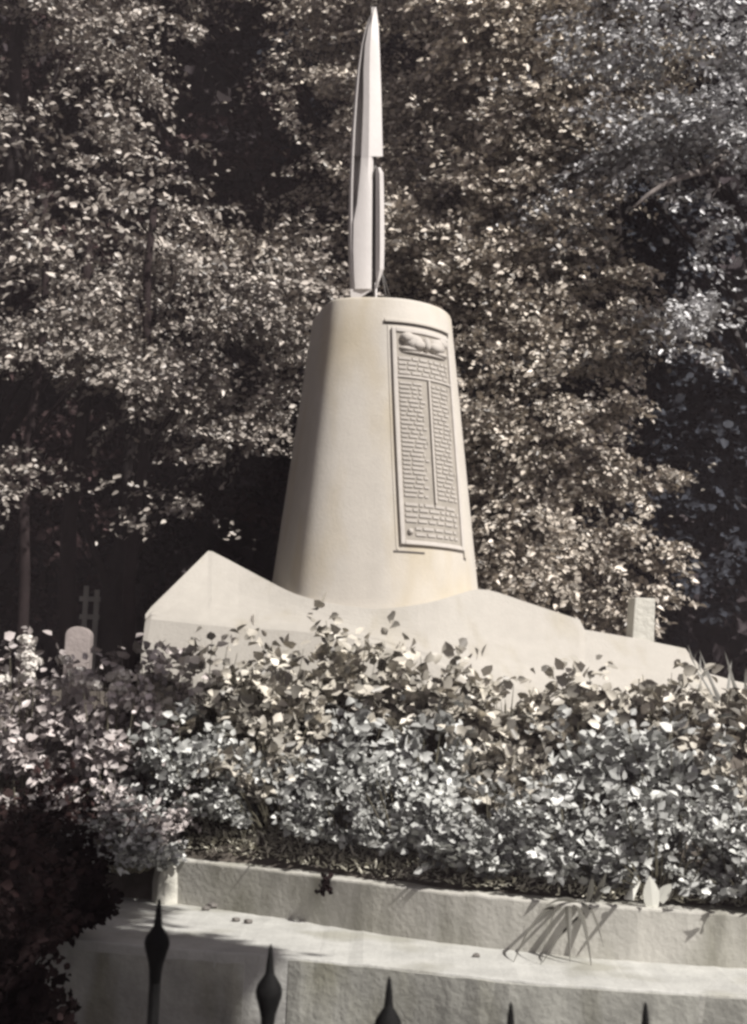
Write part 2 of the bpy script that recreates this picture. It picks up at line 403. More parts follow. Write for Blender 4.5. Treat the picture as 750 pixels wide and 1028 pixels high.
# outer moulding: dark joints at right and bottom-left, overhang shadow painted dark on top
mb = MB()
patch(mb, -.03, 1.0, -.006, .0035, -.01, .004, 16, 1); patch(mb, 1.0, 1.025, -.006, 1.03, -.01, .004, 1, 12)
patch(mb, -.03, .34, 1.018, 1.026, -.01, .004, 8, 1)
o = mb.build('joint_shadow', M['slot_shadow'], mem, False, OFF)
mb = MB()
patch(mb, -.03, 1.0, -.022, -.007, -.01, .022, 16, 1); patch(mb, .968, .996, .006, 1.02, -.01, .022, 1, 12)
patch(mb, .0, .03, .006, 1.015, -.01, .005, 1, 12)
o = mb.build('moulding', M['marble'], mem, False, OFF); bevel(o, .005)
# raised lettering rows
mb = MB()
def row(u0_, u1_, q, h=.0105, fill=1.0, first=True):
    u = u0_
    end = u0_ + (u1_ - u0_) * fill
    while u < end - .012:
        wl = random.randint(3, 8)
        for _ in range(wl):
            lw = random.uniform(.012, .021)
            if u + lw > end: break
            hh = h
            patch(mb, u, u + lw, q - hh / 2, q + hh / 2, .008, .021, 1, 1); u += lw + .0015
        u += .022
for q in (.158, .180, .202, .224): row(.13, .89, q, .0125, random.uniform(.93, 1))
NR = 26
for i in range(NR):
    q = .272 + i * (.775 - .272) / (NR - 1)
    row(.13, .475, q, .0098, random.choice((.98, .9, .82, .94)) if i != NR - 2 else .7)
    row(.56, .89, q, .0098, random.choice((.98, .9, .78, .86)))
for q in (.815, .838, .862, .886): row(.13, .89, q, .0125, random.uniform(.95, 1))
for q in (.918, .944): row(.24, .89, q, .0125, random.uniform(.9, 1))
patch(mb, .505, .53, .250, .80, .008, .032, 1, 8)
patch(mb, .11, .91, .238, .247, .008, .024, 12, 1)
o = mb.build('lettering', M['relief'], tab, False, OFF)
# emblem relief: a pair of spread wings over a scroll, and the small rosette below
mb = MB()
def blob(u, q, du, dq, h, rot=0, nseg=14):
    vs = []; rings = ((1.0, .006), (.92, .5), (.7, .85), (.35, 1.0)); fs = []
    for s_, hh in rings:
        for k in range(nseg):
            a = 2 * math.pi * k / nseg; x_, y_ = math.cos(a) * s_, math.sin(a) * s_
            xx = x_ * math.cos(rot) - y_ * math.sin(rot) ; yy = x_ * math.sin(rot) + y_ * math.cos(rot)
            vs.append(tp(u + xx * du, q + yy * dq, .008 + h * hh))
    for i in range(3):
        for k in range(nseg): fs.append((i * nseg + k, i * nseg + (k + 1) % nseg, (i + 1) * nseg + (k + 1) % nseg, (i + 1) * nseg + k))
    fs.append(tuple(3 * nseg + k for k in range(nseg))); mb.add(vs, fs)
for sgn, uc in ((-1, .335), (1, .70)):
    blob(uc, .078, .135, .036, .055, .25 * sgn); blob(uc + sgn * .08, .062, .10, .026, .06, -.45 * sgn); blob(uc - sgn * .05, .088, .11, .026, .06, .5 * sgn)
    blob(uc + sgn * .05, .112, .15, .012, .035, -.10 * sgn)
blob(.515, .082, .055, .034, .055)
blob(.51, .128, .36, .0065, .03)
o = mb.build('emblem', M['relief'], tab, True, OFF)
mb = MB(); blob(.175, .932, .035, .0135, .03); mb.build('rosette', M['relief'], tab, True, OFF)

# blade-shaped spire
rowsB = [ # y, left, groove left, groove right, right
    (7, 376, 376.2, 376.4, 377.6), (16, 371.5, 372.2, 373, 379), (28, 366.5, 368, 369.5, 380.2), (45, 362.5, 364.2, 366.5, 381), (70, 358.5, 361, 365, 382),
    (100, 355.5, 358.5, 365, 383), (130, 353, 356.5, 364, 383.7), (157, 351.6, 355.2, 362.8, 384.3)]
rowsL = [(157.2, 351.6, 355.2, 362.8, 375), (180, 350.6, 354.4, 361, 374.6), (205, 350, 354, 358.5, 374.2), (222, 349.8, 354, 355, 374), (250, 349.8, 354, 354.6, 373.6), (275, 350.6, 355, 355.4, 373.4), (290, 351.5, 356, 356.4, 373.2)]
YB = YC - .02
def blade_rows(rows, first_cap=True):
    v = []
    for (y, a, g0, g1, b) in rows:
        dep = min(1, (b - a) / 18)
        gd = .10 * dep if (g1 - g0) > 1.5 else .012
        zf = lambda px, dy: tuple(at(px, y, YB + dy))
        v += [zf(a, .02 * dep), zf(a + (g0 - a) * .6, -.045 * dep), zf(g0, -.045 * dep), zf(g0 + (g1 - g0) * .15, gd), zf(g0 + (g1 - g0) * .85, gd),
              zf(g1, -.06 * dep), zf(g1 + (min(b, 375) - g1) * .6, -.075 * dep), zf(min(b - .4, 373), -.055 * dep), zf(b, -.01 * dep), zf(b - .3, .04 * dep), zf((a + b) / 2, .15 * dep)]
    return v
v, f = [], []
for rows in (rowsB, rowsL):
    n0 = len(v); vv = blade_rows(rows); v += vv; k = 11; nr = len(rows)
    for i in range(nr - 1):
        for j in range(k): f.append((n0 + i * k + j, n0 + i * k + (j + 1) % k, n0 + (i + 1) * k + (j + 1) % k, n0 + (i + 1) * k + j))
    f += [tuple(n0 + j for j in range(k)), tuple(n0 + (nr - 1) * k + j for j in range(k))]
# slanting foot
def soft(o, deg=32):
    o.data.polygons.foreach_set('use_smooth', [True] * len(o.data.polygons)); o.data.set_sharp_from_angle(angle=R(deg)); return o
zf = lambda px, y, dy: tuple(at(px, y, YB + dy))
spire = soft(mesh_obj('spire', v, f, M['blade'], mem, False, OFF), 38)
mb = MB(); a = [zf(351.5, 290.2, -.045), zf(373.2, 290.2, -.05), zf(373.2, 290.2, .06), zf(351.5, 290.2, .06)]
b = [zf(352.8, 305, -.045), zf(372.5, 291.5, -.05), zf(372.5, 291.5, .06), zf(352.8, 305, .06)]
mb.hexa(b + a); mb.build('foot', M['blade'], mem, False, OFF)
mb = MB()
rs = [(168, 377.6, 382), (174, 377.2, 385), (210, 377.2, 385.8), (245, 377.2, 386), (270, 377.2, 385.4), (282, 377.4, 381), (289, 377.6, 378.6)]
vv = []
for y, a, b in rs: vv += [zf(a, y, -.05), zf((a + b) / 2, y, -.085), zf(b, y, -.02), zf(b, y, .03), zf(a, y, .04)]
ff = [(i * 5 + j, i * 5 + (j + 1) % 5, (i + 1) * 5 + (j + 1) % 5, (i + 1) * 5 + j) for i in range(len(rs) - 1) for j in range(5)] + [tuple(range(5)), tuple((len(rs) - 1) * 5 + j for j in range(5))]
mb.add(vv, ff); mb.build('side_fin', M['blade'], mem, False, OFF)
mb = MB(); mb.tube([zf(376, 156, .05), zf(375.9, 230, .05), zf(376.2, 290, .03), zf(377, 320, .03)], .021, 8); mb.build('support_rod', M['rod'], mem, True, OFF)
mb = MB(); mb.tube([zf(377.4, 284, -.06), zf(377.4, 318, -.06)], .012, 8); mb.build('front_rod', M['blade'], mem, True, OFF)
for x1 in (391, 397):
    mb = MB(); mb.tube([zf(382, 268, 0), zf(x1, 316, .0 if x1 < 395 else .2)], .006, 6); mb.build('stay_wire', M['rod'], mem, True, OFF)
mb = MB(); mb.tube([zf(357, 300, 0), zf(357, 320, 0)], .018, 8); mb.build('pin', M['rod'], mem, True, OFF)

# white post on the right wing, and marker stone at left
p = [at(633, 648, 11.66), at(657, 648, 11.66), at(659, 600.5, 11.66), at(637, 600, 11.66)]
mb = MB(); d_ = Vector((0, .16, 0)); p[0].z -= .12; p[1].z -= .12
mb.hexa([p[0], p[1], p[1] + d_, p[0] + d_, p[3], p[2], p[2] + d_, p[3] + d_])
cp = sum((Vector(q) for q in p), Vector()) / 4; mb.v = [tuple(Matrix.Rotation(R(12), 3, 'Z') @ (Vector(q) - cp) + cp) for q in mb.v]
tag(bevel(mb.build('stone_post', M['pale_block']), .008), 'short white upright post on the right wing of the base', 'post')
e = at(78, 660, 10.4); zt_ = at(78, 629, 10.4).z
mb = MB(); prof = []
vs = []; n = 20; hw = .09
out = [(-hw, gz(e.x, 10.4) - .1)] + [(-hw * math.cos(a), zt_ - .07 + .07 * math.sin(a)) for a in np.linspace(0, math.pi, 11)] + [(hw, gz(e.x, 10.4) - .1)]
for dy in (0, .14): vs += [(e.x + x, 10.35 + dy + x * .5, z) for x, z in out]
k = len(out); mb.add(vs, [tuple(range(k)), tuple(range(k, 2 * k))] + [(i, (i + 1) % k, k + (i + 1) % k, k + i) for i in range(k)])
tag(bevel(mb.build('marker_stone', mat('marker', (.24, .21, .20), .85, .2, .15, 8, .4, 30)), .01), 'small round-topped grey stone among the leaves left of the base', 'marker stone')

# ------------------------------------------------------------------ iron fence
fx = [(-110, 3.35, 1.17), (25, 3.12, 1.15)]
tips = [(160, 902, 2.9), (272, 948, 2.75), (391, 980, 2.62), (513, 1006, 2.5), (648, 1006, 2.4)]
P3 = [at(*t) for t in tips]
P3 = P3 + [P3[-1] + Vector((.25, -.09, 0)), P3[-1] + Vector((.5, -.18, 0))]
fence = empty('iron_fence', (P3[2].x, P3[2].y, ZS)); tag(fence, 'black iron railing with pointed spear finials in front of the step', 'fence')
FO = fence.location.copy()
for p in P3:
    mb = MB(); mb.lathe([(.0125, 0), (.0125, p.z - .16 - ZS)], (p.x, p.y, ZS), 8)
    pk = mb.build('picket', M['iron'], fence, False, FO)
    mb = MB(); mb.lathe([(.0125, -.175), (.014, -.15), (.0165, -.135), (.022, -.117), (.0265, -.102), (.0275, -.092), (.0245, -.080), (.016, -.067), (.0098, -.058), (.008, -.045), (.0055, -.02), (.0035, -.006), (.0012, 0)], p, 14)
    mb.build('finial', M['iron'], pk, True, FO)
for dz in (.34, 1.05):
    mb = MB(); mb.tube([q - Vector((0, 0, dz)) for q in P3], .014, 6); mb.build('rail', M['iron'], fence, False, FO)

# ------------------------------------------------------------------ trees
DARK = [(480-250, 90, 55, 65), (205, 90, 55, 75), (60, 150, 45, 35), (70, 560, 110, 60), (250, 530, 50, 60), (705, 500, 75, 150), (690, 400, 80, 40), (655, 235, 45, 55), (600, 290, 30, 26), (225, 170, 40, 60), (90, 250, 40, 28), (60, 410, 90, 26), (20, 300, 30, 30), (310, 430, 22, 70), (600, 515, 40, 22), (648, 560, 30, 24), (575, 385, 30, 12), (740, 300, 25, 120), (400, 60, 25, 25), (245, 375, 20, 34), (25, 140, 18, 22), (120, 235, 26, 20), (180, 340, 24, 12), (310, 110, 18, 30), (20, 400, 40, 40), (150, 500, 30, 30), (450, 200, 14, 22), (545, 445, 26, 7), (600, 395, 30, 8)]
def proj(P):
    d = P - np.array(EYE); z = d @ np.array(f_); return CX + F * (d @ np.array(r_)) / z, CY - F * (d @ np.array(u_)) / z
def crown_sprays(lobes, n, leaf, L=(.5, 1.1), gaps=True, nleaf=50, jit=.9, keep=.26, **kw):
    """lobes: (px, py, Y, rpx, rpy, ry) -> twigs that start inside each lobe and reach out"""
    wts = np.array([l[3] * l[4] for l in lobes], float); wts /= wts.sum()
    pick = rng.choice(len(lobes), n * 3, p=wts); Lb = np.array([(*at(l[0], l[1], l[2]), l[3] * l[2] / F, l[5], l[4] * l[2] / F) for l in lobes])[pick]
    q = unit(rng.normal(0, 1, (len(pick), 3))) * rng.uniform(.25, 1, (len(pick), 1)) ** .5
    O = Lb[:, :3] + q * Lb[:, 3:6]
    if gaps:
        px, py = proj(O); ok = np.ones(len(O), bool)
        for (gx, gy, ga, gb) in DARK:
            ins = ((px - gx) / ga) ** 2 + ((py - gy) / gb) ** 2
            ok &= ~((ins < rng.uniform(.75, 1.25, len(O))) & (rng.random(len(O)) > (.02 if gx > 640 and gy > 350 else keep)))
        O = O[ok]; q = q[ok]
    O = O[:n]; q = q[:n]
    # gather the twigs into boughs so that lit clumps and dark hollows alternate
    k = max(1, len(O) // 11); cen = O[:k]; own = rng.integers(0, k, len(O))
    O = cen[own] + rng.normal(0, 1, O.shape) * np.array((.30, .22, .13)); q = unit(q[:k][own] + rng.normal(0, .28, O.shape))
    D = q * np.array([1.0, .7, .35]) + np.array([0, -.55, .12]) + rng.normal(0, .25, O.shape)
    Ls = rng.uniform(*L, len(O))
    V = sprays(O, D, Ls, nleaf, leaf, jit=jit, **kw)
    if gaps:
        px, py = proj(V[:, 0]); ok = np.ones(len(V), bool)
        wob = 1 + .35 * np.sin(px / 13 + py / 21) + .25 * np.sin(px / 7 - py / 9)
        for (gx, gy, ga, gb) in DARK:
            ins = ((px - gx) / ga) ** 2 + ((py - gy) / gb) ** 2
            ok &= ~((ins < wob * .8) & (rng.random(len(V)) > (.03 if gx > 640 and gy > 350 else keep * .7)))
        V = V[ok]
    return V, O
def tree(name, label, lobes, n, leaf, m, trunk_px, Yt, r=.2, group=None, bark='bark', limbs=6, boughs=(), **kw):
    base = at(trunk_px, 640, Yt); gx_ = base.x; z0 = gz(gx_, Yt)
    root = empty(name, (gx_, Yt, z0)); tag(root, label, 'tree', group)
    V, O = crown_sprays(lobes, n, leaf, **kw)
    for (x0_, y0_, x1_, y1_, sag, Yb) in boughs:
        a, b = at(x0_, y0_, Yb + .5), at(x1_, y1_, Yb); t = rng.uniform(0, 1, 26) ** .8
        pts = [a.lerp(b, q) + Vector((0, 0, -sag * 4 * q * (1 - q))) for q in (0, .25, .5, .75, 1)]; bb = MB(); bb.tube(pts, [.022, .018, .014, .01, .004], 6); bb.build('bough', M[bark], root, True, root.location)
        O2 = np.array([a.lerp(b, float(q)) + Vector((0, 0, -sag * 4 * q * (1 - q))) for q in t]) + rng.normal(0, .03, (26, 3))
        D2 = np.array(b - a)[None, :] * .8 + rng.normal(0, .35, (26, 3)) * (1, 1, .25) + np.array((0, -.25, -.15))
        V = np.concatenate([V, sprays(O2, D2, rng.uniform(.25, .5, 26), 26, leaf * 1.05, spread=.16, jit=.8)])
    leaf_object('crown', V, m, root, root.location)
    top = max(at(l[0], l[1] - l[4] * .5, l[2]).z for l in lobes)
    mb = MB(); hs = np.linspace(z0 - .2, top, 9); jx = np.cumsum(rng.normal(0, .08, 9)); jy = np.cumsum(rng.normal(0, .06, 9)); jx[0] = jy[0] = 0
    tr_ = [Vector((gx_ + jx[i], Yt + jy[i], hs[i])) for i in range(9)]
    mb.tube(tr_, [r * (1.25 if i == 0 else 1) * (1 - .85 * i / 8) for i in range(9)], 10)
    for k in range(limbs):
        c = at(*lobes[k % len(lobes)][:3]); s_ = min(max(c.z - abs(c.x - gx_) * .5 - .6, z0 + 1.0), top - .3)
        i = min(int((s_ - hs[0]) / (hs[1] - hs[0])), 7); st = tr_[i]
        mid = (st + c) / 2 + Vector((0, .1, .25)); mb.tube([st, mid, c], [r * .38, r * .22, r * .06], 7)
    mb.build('trunk', M[bark], root, True, root.location)
    return root
G = 'broad-leaved trees behind the memorial'
tree('broadleaf_tree', 'large grey-leaved tree filling the upper left corner', 
     [(60, 60, 15.4, 130, 90, .9), (10, 190, 15.6, 80, 120, .9), (130, 200, 15.0, 90, 80, .8), (120, 310, 14.8, 110, 60, .8), (30, 370, 15.4, 90, 60, .8), (60, -120, 15.6, 160, 100, 1), (-120, 200, 15.6, 100, 250, 1)],
     700, .078, M['leaf_grey'], -20, 16.2, .22, G)
tree('broadleaf_tree', 'tree with layered lit boughs left of the column', 
     [(225, 290, 14.6, 80, 60, .7), (190, 380, 14.3, 70, 30, .6), (150, 405, 14.3, 60, 32, .6), (215, 450, 14.3, 30, 34, .5), (40, 468, 14.5, 80, 20, .5), (275, 400, 14.5, 30, 40, .5), (285, 330, 14.6, 40, 60, .6), (130, 350, 14.4, 60, 30, .6), (100, 540, 14.4, 60, 26, .4), (200, 520, 14.4, 45, 20, .4)],
     340, .078, M['leaf_grey'], 120, 15.9, .18, G)
tree('broadleaf_tree', 'dark-gapped tree rising behind the spire',
     [(290, 60, 16.2, 90, 90, .9), (290, 200, 16.0, 70, 110, .8), (350, 40, 16.2, 70, 70, .8), (410, 150, 15.8, 50, 120, .8), (320, 280, 15.6, 40, 50, .6), (300, -130, 16.4, 140, 100, 1), (160, 30, 16.4, 80, 60, .8)],
     640, .076, M['leaf_warm'], 330, 16.9, .22, G, keep=.2)
tree('broadleaf_tree', 'dense warm-toned tree right behind the column',
     [(480, 120, 15.2, 90, 130, .8), (500, 270, 14.9, 90, 110, .8), (520, 400, 14.6, 75, 100, .8), (515, 520, 14.3, 65, 80, .6), (560, 180, 15.0, 70, 100, .7), (420, 250, 15.2, 40, 90, .6), (560, 560, 14.2, 70, 40, .5), (620, 500, 14.2, 60, 26, .45), (610, 590, 14.1, 60, 18, .4), (590, 330, 14.8, 40, 50, .5), (600, 430, 14.5, 50, 22, .45)],
     1500, .078, M['leaf_warm'], 510, 16.0, .2, G, nleaf=50, toward=.6,
     boughs=((540, 300, 632, 262, .1, 13.9), (545, 345, 640, 315, .1, 13.9), (540, 428, 628, 395, .12, 13.8), (540, 462, 612, 452, .1, 13.8), (545, 492, 664, 470, .14, 13.7), (545, 530, 640, 522, .1, 13.7), (560, 560, 670, 546, .12, 13.6), (560, 596, 655, 590, .1, 13.5), (575, 612, 640, 612, .05, 13.5)))
tree('broadleaf_tree', 'tan-leaved tree at the top right, brightest at its crown',
     [(545, 40, 14.8, 90, 60, .7), (600, 100, 14.6, 60, 60, .6), (480, 20, 15.0, 80, 50, .7), (540, -110, 15.0, 160, 90, .9)],
     600, .082, M['leaf_tan'], 590, 15.9, .18, G, jit=.75, nleaf=52)
ct = tree('broadleaf_tree', 'cool grey tree on the far right with a bare pale bough',
     [(690, 60, 14.2, 80, 70, .7), (640, 110, 14.2, 50, 60, .6), (700, 150, 14.0, 60, 50, .6), (700, 260, 13.8, 50, 50, .6), (705, 320, 13.6, 32, 42, .5), (650, 195, 13.9, 50, 16, .4), (700, 205, 13.9, 40, 14, .4), (650, 350, 14.0, 50, 30, .5), (680, -110, 14.4, 140, 90, .9), (810, 150, 14.2, 60, 160, .7)],
     580, .08, M['leaf_cool'], 800, 15.0, .22, G, keep=.14)
mb = MB(); mb.tube([at(806, 190, 15.0), at(775, 160, 14.3), at(735, 150, 13.9), at(712, 170, 13.6), at(690, 176, 13.4), at(668, 184, 13.3), at(650, 196, 13.3), at(636, 208, 13.2)], [.09, .075, .06, .045, .038, .032, .025, .012], 8)
mb.tube([at(712, 170, 13.6), at(722, 186, 13.4), at(714, 200, 13.3)], [.03, .02, .01], 6)
mb.build('bare_bough', M['bark_pale'], ct, True, ct.location)
# bare dead twigs
# trees behind, the dark of the gaps put into their leaf colour
for k, (px, Yt, lab) in enumerate(((60, 18.5, 'tree behind the trunks on the left, shade put into its leaves'), (330, 19.5, 'tree seen in the gaps behind the spire, shade put into its leaves'), (620, 18.5, 'tree at the back on the right, deep shade put into its leaves'))):
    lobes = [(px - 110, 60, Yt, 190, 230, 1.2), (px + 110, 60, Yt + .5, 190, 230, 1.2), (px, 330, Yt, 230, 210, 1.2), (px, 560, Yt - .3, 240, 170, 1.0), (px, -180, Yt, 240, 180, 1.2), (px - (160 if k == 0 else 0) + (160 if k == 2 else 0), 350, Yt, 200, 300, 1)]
    tree('shade_tree', lab, lobes, 1100, .135, M[('leaf_shade_red', 'leaf_shade', 'leaf_shade_blue')[k]], px, Yt + .6, .25, 'trees at the back with shade put into their leaves', gaps=False, nleaf=64, L=(.8, 1.5), wr=.42)
for px_, yy, hh, lab in ((-6.6, 11.5, 8, 'added tree out of view left of the memorial, blocking sky light'), (-6.4, 7.2, 7.5, 'added tree out of view left of the step, blocking sky light')):  # unseen trees added to keep sky light off the column flank
    root = empty('shade_tree', (px_, yy, 1.0 if yy > 9 else ZS)); tag(root, lab, 'tree', 'unseen trees added at the left to block sky light')
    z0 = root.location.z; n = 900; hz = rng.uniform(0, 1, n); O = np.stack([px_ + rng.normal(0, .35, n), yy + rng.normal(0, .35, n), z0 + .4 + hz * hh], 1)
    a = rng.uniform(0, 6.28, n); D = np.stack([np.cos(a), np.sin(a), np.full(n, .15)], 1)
    leaf_object('crown', sprays(O, D, (1.9 - 1.2 * hz) * rng.uniform(.6, 1.1, n), 40, .2, wr=.42), M['leaf_shade'], root, root.location)
    mb = MB(); mb.tube([(px_, yy, z0 - .1), (px_, yy, z0 + hh * .5), (px_, yy, z0 + hh)], [.2, .13, .03], 10); mb.build('trunk', M['bark'], root, True, root.location)
# a far-off wood closes every remaining gap, shade put into its leaf colour
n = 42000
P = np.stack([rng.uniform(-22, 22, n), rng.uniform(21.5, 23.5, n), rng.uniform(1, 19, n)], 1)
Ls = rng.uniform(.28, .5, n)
o = leaf_object('woodland', leaf_arrays(P, rng.normal(0, 1, (n, 3)), CAMV + rng.normal(0, .5, (n, 3)), Ls, Ls * .45), M['leaf_shade'])
tag(o, 'woodland closing the view behind the trees, shade put into its leaves', 'woodland', kind='stuff')
tag(mesh_obj('backdrop_slope', [(-90, 24.5, .5), (90, 24.5, .5), (90, 34, 24), (-90, 34, 24), (90, 60, 30), (-90, 60, 30)], [(0, 1, 2, 3), (3, 2, 4, 5)], M['bark']), kind='structure')  # dark slope added to block bright sky between the leaves
# trunks low on the left
for k, (px, Yt, r, lab) in enumerate(((18, 13.8, .07, 'slim dark trunk nearest the left edge'), (66, 14.6, .11, 'thicker dark trunk behind the marker stone'), (131, 14.0, .08, 'slim trunk just left of the pointed end of the base'))):
    b = at(px, 640, Yt); z0 = gz(b.x, Yt); root = empty('slim_tree', (b.x, Yt, z0)); tag(root, lab, 'tree', 'slim trunks at the left')
    mb = MB(); pts = [Vector((b.x + .05 * math.sin(i * 1.3 + k), Yt, z0 - .2 + i * .7)) for i in range(9)]
    mb.tube(pts, [r * (1 - .06 * i) for i in range(9)], 10)
    mb.tube([pts[4], pts[4] + Vector((.4, -.1, .6)), pts[4] + Vector((.7, -.3, .9))], [r * .5, r * .3, r * .1], 6)
    mb.build('trunk', mat('red_bark', (.020, .014, .014), .9, .15, .4, 6, .6, 14), root, True, root.location)
    c = pts[8]; O = np.array(c) + rng.normal(0, 1, (30, 3)) * (.5, .4, .5)
    leaf_object('crown', sprays(O, rng.normal(0, 1, (30, 3)) * (1, 1, .3), rng.uniform(.4, .8, 30), 20, .1), M['leaf_grey'], root, root.location)
# pale picket fence glimpsed far left
fr = empty('picket_fence', (at(110, 600, 16.2).x, 16.2, gz(0, 16.2))); tag(fr, 'pale picket fence glimpsed between dark trunks at far left', 'fence')
for px in (84, 95, 104, 113, 124):
    a = at(px, 632, 16.2); t_ = at(px, 588 + (px % 7), 16.2); mb = MB()
    w_ = .03; mb.hexa([(a.x - w_, 16.2, 1.3), (a.x + w_, 16.2, 1.3), (a.x + w_, 16.23, 1.3), (a.x - w_, 16.23, 1.3), (a.x - w_, 16.2, t_.z), (a.x + w_, 16.2, t_.z), (a.x + w_, 16.23, t_.z), (a.x - w_, 16.23, t_.z)])
    mb.build('picket', M['step'], fr, False, fr.location)
for y in (601, 619):
    a = at(80, y, 16.25); b = at(128, y + 1.5, 16.25); mb = MB()
    mb.hexa([(a.x, 16.233, a.z - .03), (b.x, 16.233, b.z - .03), (b.x, 16.26, b.z - .03), (a.x, 16.26, a.z - .03), (a.x, 16.233, a.z + .03), (b.x, 16.233, b.z + .03), (b.x, 16.26, b.z + .03), (a.x, 16.26, a.z + .03)])
    mb.build('rail', M['step'], fr, False, fr.location)
# unseen tree added above and behind the camera: its crown shades the lower left
st = empty('added_shade_tree', (3.0, -1.5, ZS)); tag(st, 'unseen tree added overhead so that its crown shades the lower left', 'tree')
def toward_sun(p, t): return np.array(p) + SN * t
cs = []
for a_, b_, t_, face in ((30, 915, 8.6, 0), (-30, 900, 8.9, 0), (35, 945, 8.4, 0), (0, 860, 8.7, 0), (40, 985, 8.2, 1), (84, 998, 8.1, 1), (128, 1012, 8.0, 1), (0, 990, 8.3, 1), (95, 950, 8.2, 0), (62, 910, 8.5, 0)):
    q_ = atz(a_, b_, ZB); cs.append(toward_sun(at(a_, b_, atz(a_, 950, ZB).y) if face else q_, t_))
O = np.concatenate([c + unit(rng.normal(0, 1, (190, 3))) * rng.uniform(0, 1, (190, 1)) ** .5 * np.array((.36, .36, .28)) for c in cs])
V = sprays(O, rng.normal(0, 1, (len(O), 3)) * (1, 1, .3), rng.uniform(.22, .4, len(O)), 22, .12, up=1.0, toward=0)
leaf_object('crown', V, M['leaf_grey'], st, st.location)
mb = MB(); mb.tube([(3, -1.5, ZS), (2.95, -1.4, 2.5), (2.7, -.6, 5), (2.0, .6, 6.4)] + [tuple(cs[0])], [.22, .18, .14, .1, .03], 10)
for c in cs[1:]: mb.tube([(2.7, -.6, 5), tuple((np.array((2.7, -.6, 5)) + c) / 2 + (0, 0, .3)), tuple(c)], [.08, .05, .02], 7)
mb.build('trunk', M['bark'], st, True, st.location)

# ------------------------------------------------------------------ bed planting
def shrub(name, label, x, y, h, r, m, n=60, leaf=.08, nleaf=20, group=None, wr=.34, jit=.6, lean=(0, 0), cat='shrub', spread=.16, droop=.18):
    z0 = gz(x, y) - .03; root = empty(name, (x, y, z0)); tag(root, label, cat, group)
    a = rng.uniform(0, 2 * math.pi, n); q = rng.uniform(0, 1, n) ** .6
    ends = np.stack([x + lean[0] + np.cos(a) * r * q, y + lean[1] + np.sin(a) * r * q, z0 + h * (1 - .45 * q ** 2) * rng.uniform(.45, 1.08, n)], 1)
    tall = rng.random(n) < .09; ends[:, 2] = np.where(tall, z0 + h * rng.uniform(1.0, 1.42, n), ends[:, 2])
    O = np.stack([x + np.cos(a) * r * q * .35, y + np.sin(a) * r * q * .35, np.full(n, z0 + .02)], 1)
    D = ends - O; L = np.linalg.norm(D, axis=1)
    V = sprays(O, D, L, nleaf, leaf, droop=droop, jit=jit, spread=spread, wr=wr, start=.3)
    c_ = V[:, 0]; ph = rng.uniform(0, 6.28, 3)
    nz = np.sin(c_[:, 0] * 12 + ph[0] + 2 * np.sin(c_[:, 2] * 9)) + np.sin(c_[:, 1] * 11 + ph[1]) + np.sin(c_[:, 2] * 15 + ph[2] + 2 * np.sin(c_[:, 0] * 8))
    V = V[nz + rng.normal(0, .35, len(V)) > -.08]
    leaf_object('foliage', V, m, root, root.location)
    mb = MB()
    for i in range(0, n, 3): mb.tube([O[i], O[i] + D[i] * .4 + (0, 0, .02), O[i] + D[i] * .72], [.006, .005, .002], 5)
    mb.build('stem', M['stalk'], root, False, root.location)
    return root
ordw = ['leftmost', 'second', 'third', 'fourth', 'fifth', 'sixth', 'seventh', 'eighth', 'ninth', 'tenth']
N_b = 8
for i in range(N_b):
    px = 205 + i * 76; p = at(px, 680, 10.15); lab = f'broad-leaved shrub along the foot of the pale base, {ordw[i]} of the row' + ('' if i == 0 else ' from the left')
    shrub('broad_leaf_shrub', lab, p.x, 10.1 + rng.uniform(-.1, .15), rng.uniform(.72, .92) - .052 * i + (.12 if i < 3 else 0), .5, M['bed_warm'], 190, .098, 18, 'broad-leaved shrubs under the base', wr=.42, jit=.75)
for i in range(8):
    px = 190 + i * 78; x = at(px, 740, 9.3).x
    shrub('mid_shrub', f'pale leafy shrub halfway down the bed, {ordw[i]} of its row' + ('' if i == 0 else ' from the left'), x, KL(x) + (10.1 - KL(x)) * .52, rng.uniform(.58, .74) - .012 * i, .5, M['bed_warm'] if i % 3 == 1 else M['bed_cool'], 165, .082, 22, 'leafy shrubs halfway down the bed', wr=.38, jit=.75)
for i in range(9):
    px = 200 + i * 72; x = at(px, 830, KL(0) + .5).x
    shrub('fine_leaf_shrub', f'fine-leaved grey shrub just above the kerb, {ordw[i]} of its row' + ('' if i == 0 else ' from the left'), x, KL(x) + (.57 if i < 4 else .36 if i > 5 else .44), rng.uniform(.46, .62), .46, M['bed_cool'], 210, .058, 26, 'fine-leaved shrubs above the kerb', wr=.36, spread=.14, jit=.75)
# left group
fl = []
for i, (px, py, Y, h, r, lab) in enumerate(((30, 690, 9.8, 1.15, .5, 'white-flowered shrub at the left edge beside the marker stone'), (118, 700, 9.7, 1.0, .45, 'white-flowered shrub between the marker stone and the base'), (165, 660, 10.3, .72, .35, 'leafy shrub under the pointed left end of the base'))):
    x = at(px, py, Y).x
    s_ = shrub('flowering_shrub', lab, x, Y, h, r, M['bed_left'], 170, .075, 22, wr=.38)
    if i < 2:
        for k in range(9):
            a = rng.uniform(0, 6.28); hx = x + math.cos(a) * r * .8 * rng.random(); hy = Y - r * .5 * rng.random(); hz = gz(x, Y) + h * rng.uniform(.72, 1.0)
            m_ = 90; d = unit(rng.normal(0, 1, (m_, 3))); Pp = np.array((hx, hy, hz)) + d * np.array((.06, .055, .032)) * rng.uniform(.5, 1.2, (m_, 1)); Ls = np.full(m_, .036)
            leaf_object('flower_head', leaf_arrays(Pp, np.cross(d, rng.normal(0, 1, (m_, 3))), d, Ls, Ls * .5), M['blossom'], s_, s_.location)
